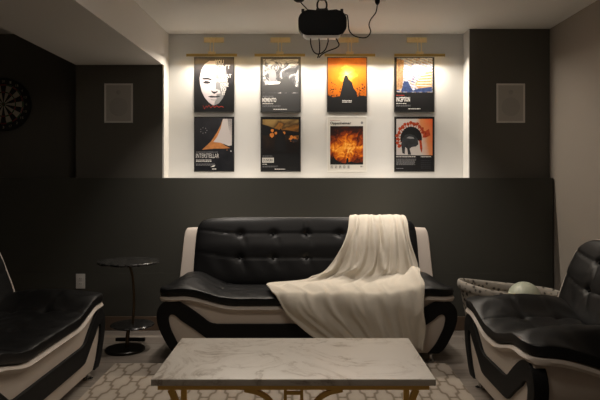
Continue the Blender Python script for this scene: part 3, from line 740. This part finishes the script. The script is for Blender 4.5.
# 8 crested helmet
g8 = zgrad(lambda nt, v: nmath(nt, 'ADD', nmath(nt, 'MULTIPLY', nmath(nt, 'ADD', sep(nt, v)[0], nmath(nt, 'MULTIPLY', sep(nt, v)[2], .25)), 3), nmath(nt, 'ADD', .35, nmath(nt, 'MULTIPLY', nmath(nt, 'SUBTRACT', nnoise(nt, v, 6, 3), .5), .5))),
           [(0, (.46, .43, .42)), (.5, (.50, .46, .43)), (.68, (.56, .22, .09)), (1, (.60, .08, .02))], 'poster_glow')
g8r = mat('poster_plume', (.34, .045, .015), .6, spec=.15, noise=(70, .9)); g8h = mat('poster_iron', (.03, .032, .035), .6, spec=.15, noise=(26, .9))
def art8(mb):
    strip(mb, .02, .98, .015, .985, M['art_black']); strip(mb, .05, .95, .30, .96, g8, -.0034)
    for k in range(15):
        a = math.radians(208-k*13); rr = 1+.06*(k % 2); cx, cy = .42+.33*rr*math.cos(a), .60+.275*rr*math.sin(a)
        poly(mb, blob(cx, cy, .045, .034, 14, .6, k), g8r, -.0036)
        poly(mb, [(cx, cy), (.42+.18*math.cos(a-.15), .6+.14*math.sin(a-.15)), (.42+.18*math.cos(a+.15), .6+.14*math.sin(a+.15))], g8r, -.0036)
    poly(mb, [(.74, .72), (.86, .78), (.90, .66), (.78, .62), (.70, .62)], g8r, -.0037)
    arc = [(.42+.27*math.cos(math.radians(q)), .60+.22*math.sin(math.radians(q))) for q in range(195, -6, -10)]
    poly(mb, arc+[(.66, .52), (.58, .58)], M['art_black'], -.0038)
    poly(mb, [(.20, .34), (.17, .50), (.20, .60), (.27, .67), (.37, .69), (.50, .66), (.58, .60), (.60, .50), (.54, .46), (.44, .45), (.38, .42), (.42, .31), (.34, .31), (.32, .42), (.27, .45), (.26, .32)], g8h, -.0040)
    poly(mb, [(.62, .58), (.68, .56), (.70, .42), (.68, .34), (.64, .42)], g8r, -.0039)
    poly(mb, [(.30, .61), (.36, .64), (.47, .63), (.50, .60), (.40, .60)], M['art_grey'], -.0042)
    smalltext(mb, .05, .55, .26, .285, 1, M['art_white'], seed=51); smalltext(mb, .66, .94, .26, .285, 1, M['art_white'], seed=52)
    smalltext(mb, .05, .55, .12, .24, 6, M['art_grey'], seed=53); smalltext(mb, .05, .25, .05, .07, 1, M['art_grey'], seed=54); smalltext(mb, .66, .92, .05, .22, 5, M['art_dark'], seed=55)
PX = [-.731, -.1775, .375, .935]; ZT, ZB = 1.977, 1.481
FB, FWh = M['frame_black'], M['frame_white']
for x, z, l, fr, a in [
    (PX[0], ZT, 'black framed poster of a pale face half covered by stacked white words', FB, art1),
    (PX[1], ZT, 'black framed grey and white poster with white block title at lower left', FB, art2),
    (PX[2], ZT, 'black framed orange sunset poster with dark shape before the sun', FB, art3),
    (PX[3], ZT, 'black framed poster of a pale blue and orange city street', FB, art4),
    (PX[0], ZB, 'black framed INTERSTELLAR poster of dark space with a white streak', FB, art5),
    (PX[1], ZB, 'black framed dark poster with small fires and a dim golden sky', FB, art6),
    (PX[2], ZB, 'white framed Oppenheimer poster filled with an orange blaze', FWh, art7),
    (PX[3], ZB, 'black framed poster of an iron helmet with red crest', FB, art8)]:
    poster(x, z, l, fr, a)

# ------------------------------------------------------------------ picture lights
def picture_light(x, label, master=[]):
    if master:
        t = copy_tree(master[0]); t['label'] = label
    else:
        t = thing('picture_light', label, 'picture light', (x, YN, 2.199), 0, 'brass picture lights above the posters')
        mb = MB(); mb.box(-.083, .083, -.012, 0, .128, .171); mb.build('wall_plate', M['brass'], t, bevel=.003)
        mb = MB()
        for s in (-.014, .014): mb.tube(spline([(s, -.012, .155), (s, -.06, .158), (s, -.105, .13), (s, -.125, .07), (s, -.125, .02)], 6), .0035, 10)
        mb.build('arm', M['brass'], t)
        mb = MB(); mb.box(-.030, .030, -.14, -.11, .004, .026); mb.build('bracket', M['brass'], t, bevel=.004)
        n = 20; v = []; f = []
        prof = [(math.cos(q)*.013, math.sin(q)*.013) for q in [math.radians(k) for k in range(-20, 201, 20)]]
        prof += [(-.0100, -.004), (.0100, -.004)]
        for x_ in (-.205, .205):
            for a, b in prof: v.append((x_, -.125+a, b-.002))
        k = len(prof); f = [(i, (i+1) % k, k+(i+1) % k, k+i) for i in range(k)] + [tuple(range(k)), tuple(range(2*k-1, k-1, -1))]
        mb = MB(); mb.add(v, f); mb.box(-.205, .205, -.1385, -.1365, -.014, -.003); mb.box(-.205, -.2035, -.1365, -.115, -.014, -.006); mb.box(.2035, .205, -.1365, -.115, -.014, -.006); mb.build('lamp_bar', M['aged_brass'], t)
        mb = MB(); mb.box(-.195, .195, -.132, -.118, -.0088, -.0063); mb.build('diffuser', M['diffuser'], t, smooth=False)
        master.append(t)
    t.location.x = x
    area('picture_lamp', (x, YN-.124, 2.1885), (math.radians(-18), 0, 0), .38, .014, PICTURE_W, (1, .89, .75))
for x, l in zip((-.733, -.18, .388, .955), ('brass picture light above the pale face poster', 'brass picture light above the grey and white poster',
        'brass picture light above the orange sunset poster', 'brass picture light above the blue and orange city poster')):
    picture_light(x, l)

# ------------------------------------------------------------------ projector
def projector():
    t = thing('projector', 'black ceiling projector with pale underside hanging above the room', 'projector', (.12, 3.6, 2.04))
    mb = MB()
    w_, h_ = .142, .150
    def rr(a, b, r_, n=6, z0=0):
        out = []
        for cx, cz, s in ((a-r_, b-r_, 0), (-a+r_, b-r_, 90), (-a+r_, -b+r_, 180), (a-r_, -b+r_, 270)):
            for k in range(n+1):
                q = math.radians(s+90*k/n); out.append((cx+r_*math.cos(q), z0+cz+r_*math.sin(q)))
        return out
    mb.prism(rr(.142, .072, .058, n=10, z0=.080), -.09, .09); hs = mb.build('housing', M['black_plastic'], t, bevel=.006); hs.rotation_euler.x = math.radians(8)
    mb = MB(); mb.prism([(-.118, .022), (.118, .022), (.106, .006), (.085, -.004), (-.085, -.004), (-.106, .006)], -.085, .085); hs = mb.build('underside', M['white_plastic'], t, bevel=.003); hs.rotation_euler.x = math.radians(8)
    mb = MB()
    for s in (-1, 1):
        mb.tube([(s*.10, -.05, .145), (s*.085, -.03, .158), (s*.02, 0, .160), (0, 0, .165)], .006, 8)
        mb.tube([(s*.10, .06, .145), (s*.085, .04, .158), (s*.02, 0, .160)], .006, 8)
        mb.lathe([(.0001, 0), (.009, 0), (.009, .018), (.0001, .018)], 12, (s*.115, -.06, .138))
        mb.tube(spline([(s*.008, 0, .168), (s*.026, 0, .180), (s*.028, 0, .205), (s*.020, 0, .225), (s*.010, 0, .24)], 5), .0055, 8)
    mb.box(-.035, .035, -.02, .02, .160, .172)
    mb.build('bracket', M['black_metal'], t)
    mb = MB(); mb.tube([(0, 0, .225), (0, 0, .355)], .013, 14); mb.lathe([(.013, .345), (.05, .350), (.055, .3598), (.0001, .3598)], 24)
    mb.build('mount_pole', M['black_metal'], t)
    mb = MB(); mb.lathe([(.0001, .0), (.03, .0), (.034, -.012), (.034, .02)], 24, (-.05, .096, .08), axis='y'); mb.build('lens', M['chrome'], t)
projector()
def P3(px, py, D): return ((px-302)*D/600, D, 1.2-(py-178)*D/600)
def cable(name_label, pts, D=3.55, r=.0035, grp='projector cables'):
    mb = MB(); mb.tube(spline([P3(*p, D) if len(p) == 2 else P3(*p) for p in pts], 8), r, 8)
    tag(mb.build('cable', M['black_plastic']), name_label, 'cable', grp)
cable('black cable running from the ceiling fitting down to the left end of the projector', [(299.3, .6, 4.02), (303, 5, 3.9), (308, 10, 3.78), (310.5, 12.3, 3.72)])
cable('long black cable looping from the projector right side up to the ceiling plug', [(345.5, 14.5, 3.62), (347.2, 15.5, 3.6), (348, 20, 3.6), (349.5, 31, 3.6), (356, 36.5, 3.62), (366, 37.5, 3.68), (370.5, 32, 3.75), (369, 25, 3.82), (371, 19, 3.88), (376, 12, 3.95), (377.5, 2.5, 4.02)])
cable('widest black cable loop hanging below the projector', [(310.5, 38.6, 3.56), (311, 45, 3.58), (314, 52, 3.58), (319, 54, 3.58), (325, 50, 3.58), (328, 42, 3.58), (328, 38.6, 3.56)])
cable('short black cable end hanging straight down under the projector', [(319, 38.6, 3.56), (319.5, 44, 3.56), (319.5, 52, 3.56), (317.5, 58, 3.56)])
cable('black cable bending right then back under the projector', [(336, 38.6, 3.54), (337.5, 41, 3.54), (339, 45, 3.54), (336, 48, 3.54), (328, 51, 3.54), (322.5, 54, 3.54), (319, 57.5, 3.54)])
t = thing('ceiling_outlet', 'small white ceiling outlet with black plug right of the projector', 'outlet', (.505, 4.02, H))
mb = MB(); mb.box(-.12, .06, -.04, .04, -.006, -.0002); mb.build('cover_plate', M['white_plastic'], t, bevel=.002)
mb = MB(); mb.lathe([(.0001, -.04), (.008, -.038), (.016, -.025), (.018, -.0065), (.0001, -.0065)], 16); mb.build('plug', M['black_plastic'], t)
mb = MB(); mb.lathe([(.0001, -.018), (.02, -.017), (.034, -.008), (.036, -.0002), (.0001, -.0002)], 24)
o = mb.build('cable_outlet', M['black_plastic']); o.location = (-.02, 4.03, H); tag(o, 'small round black cable fitting on the ceiling left of the projector', 'cable fitting')
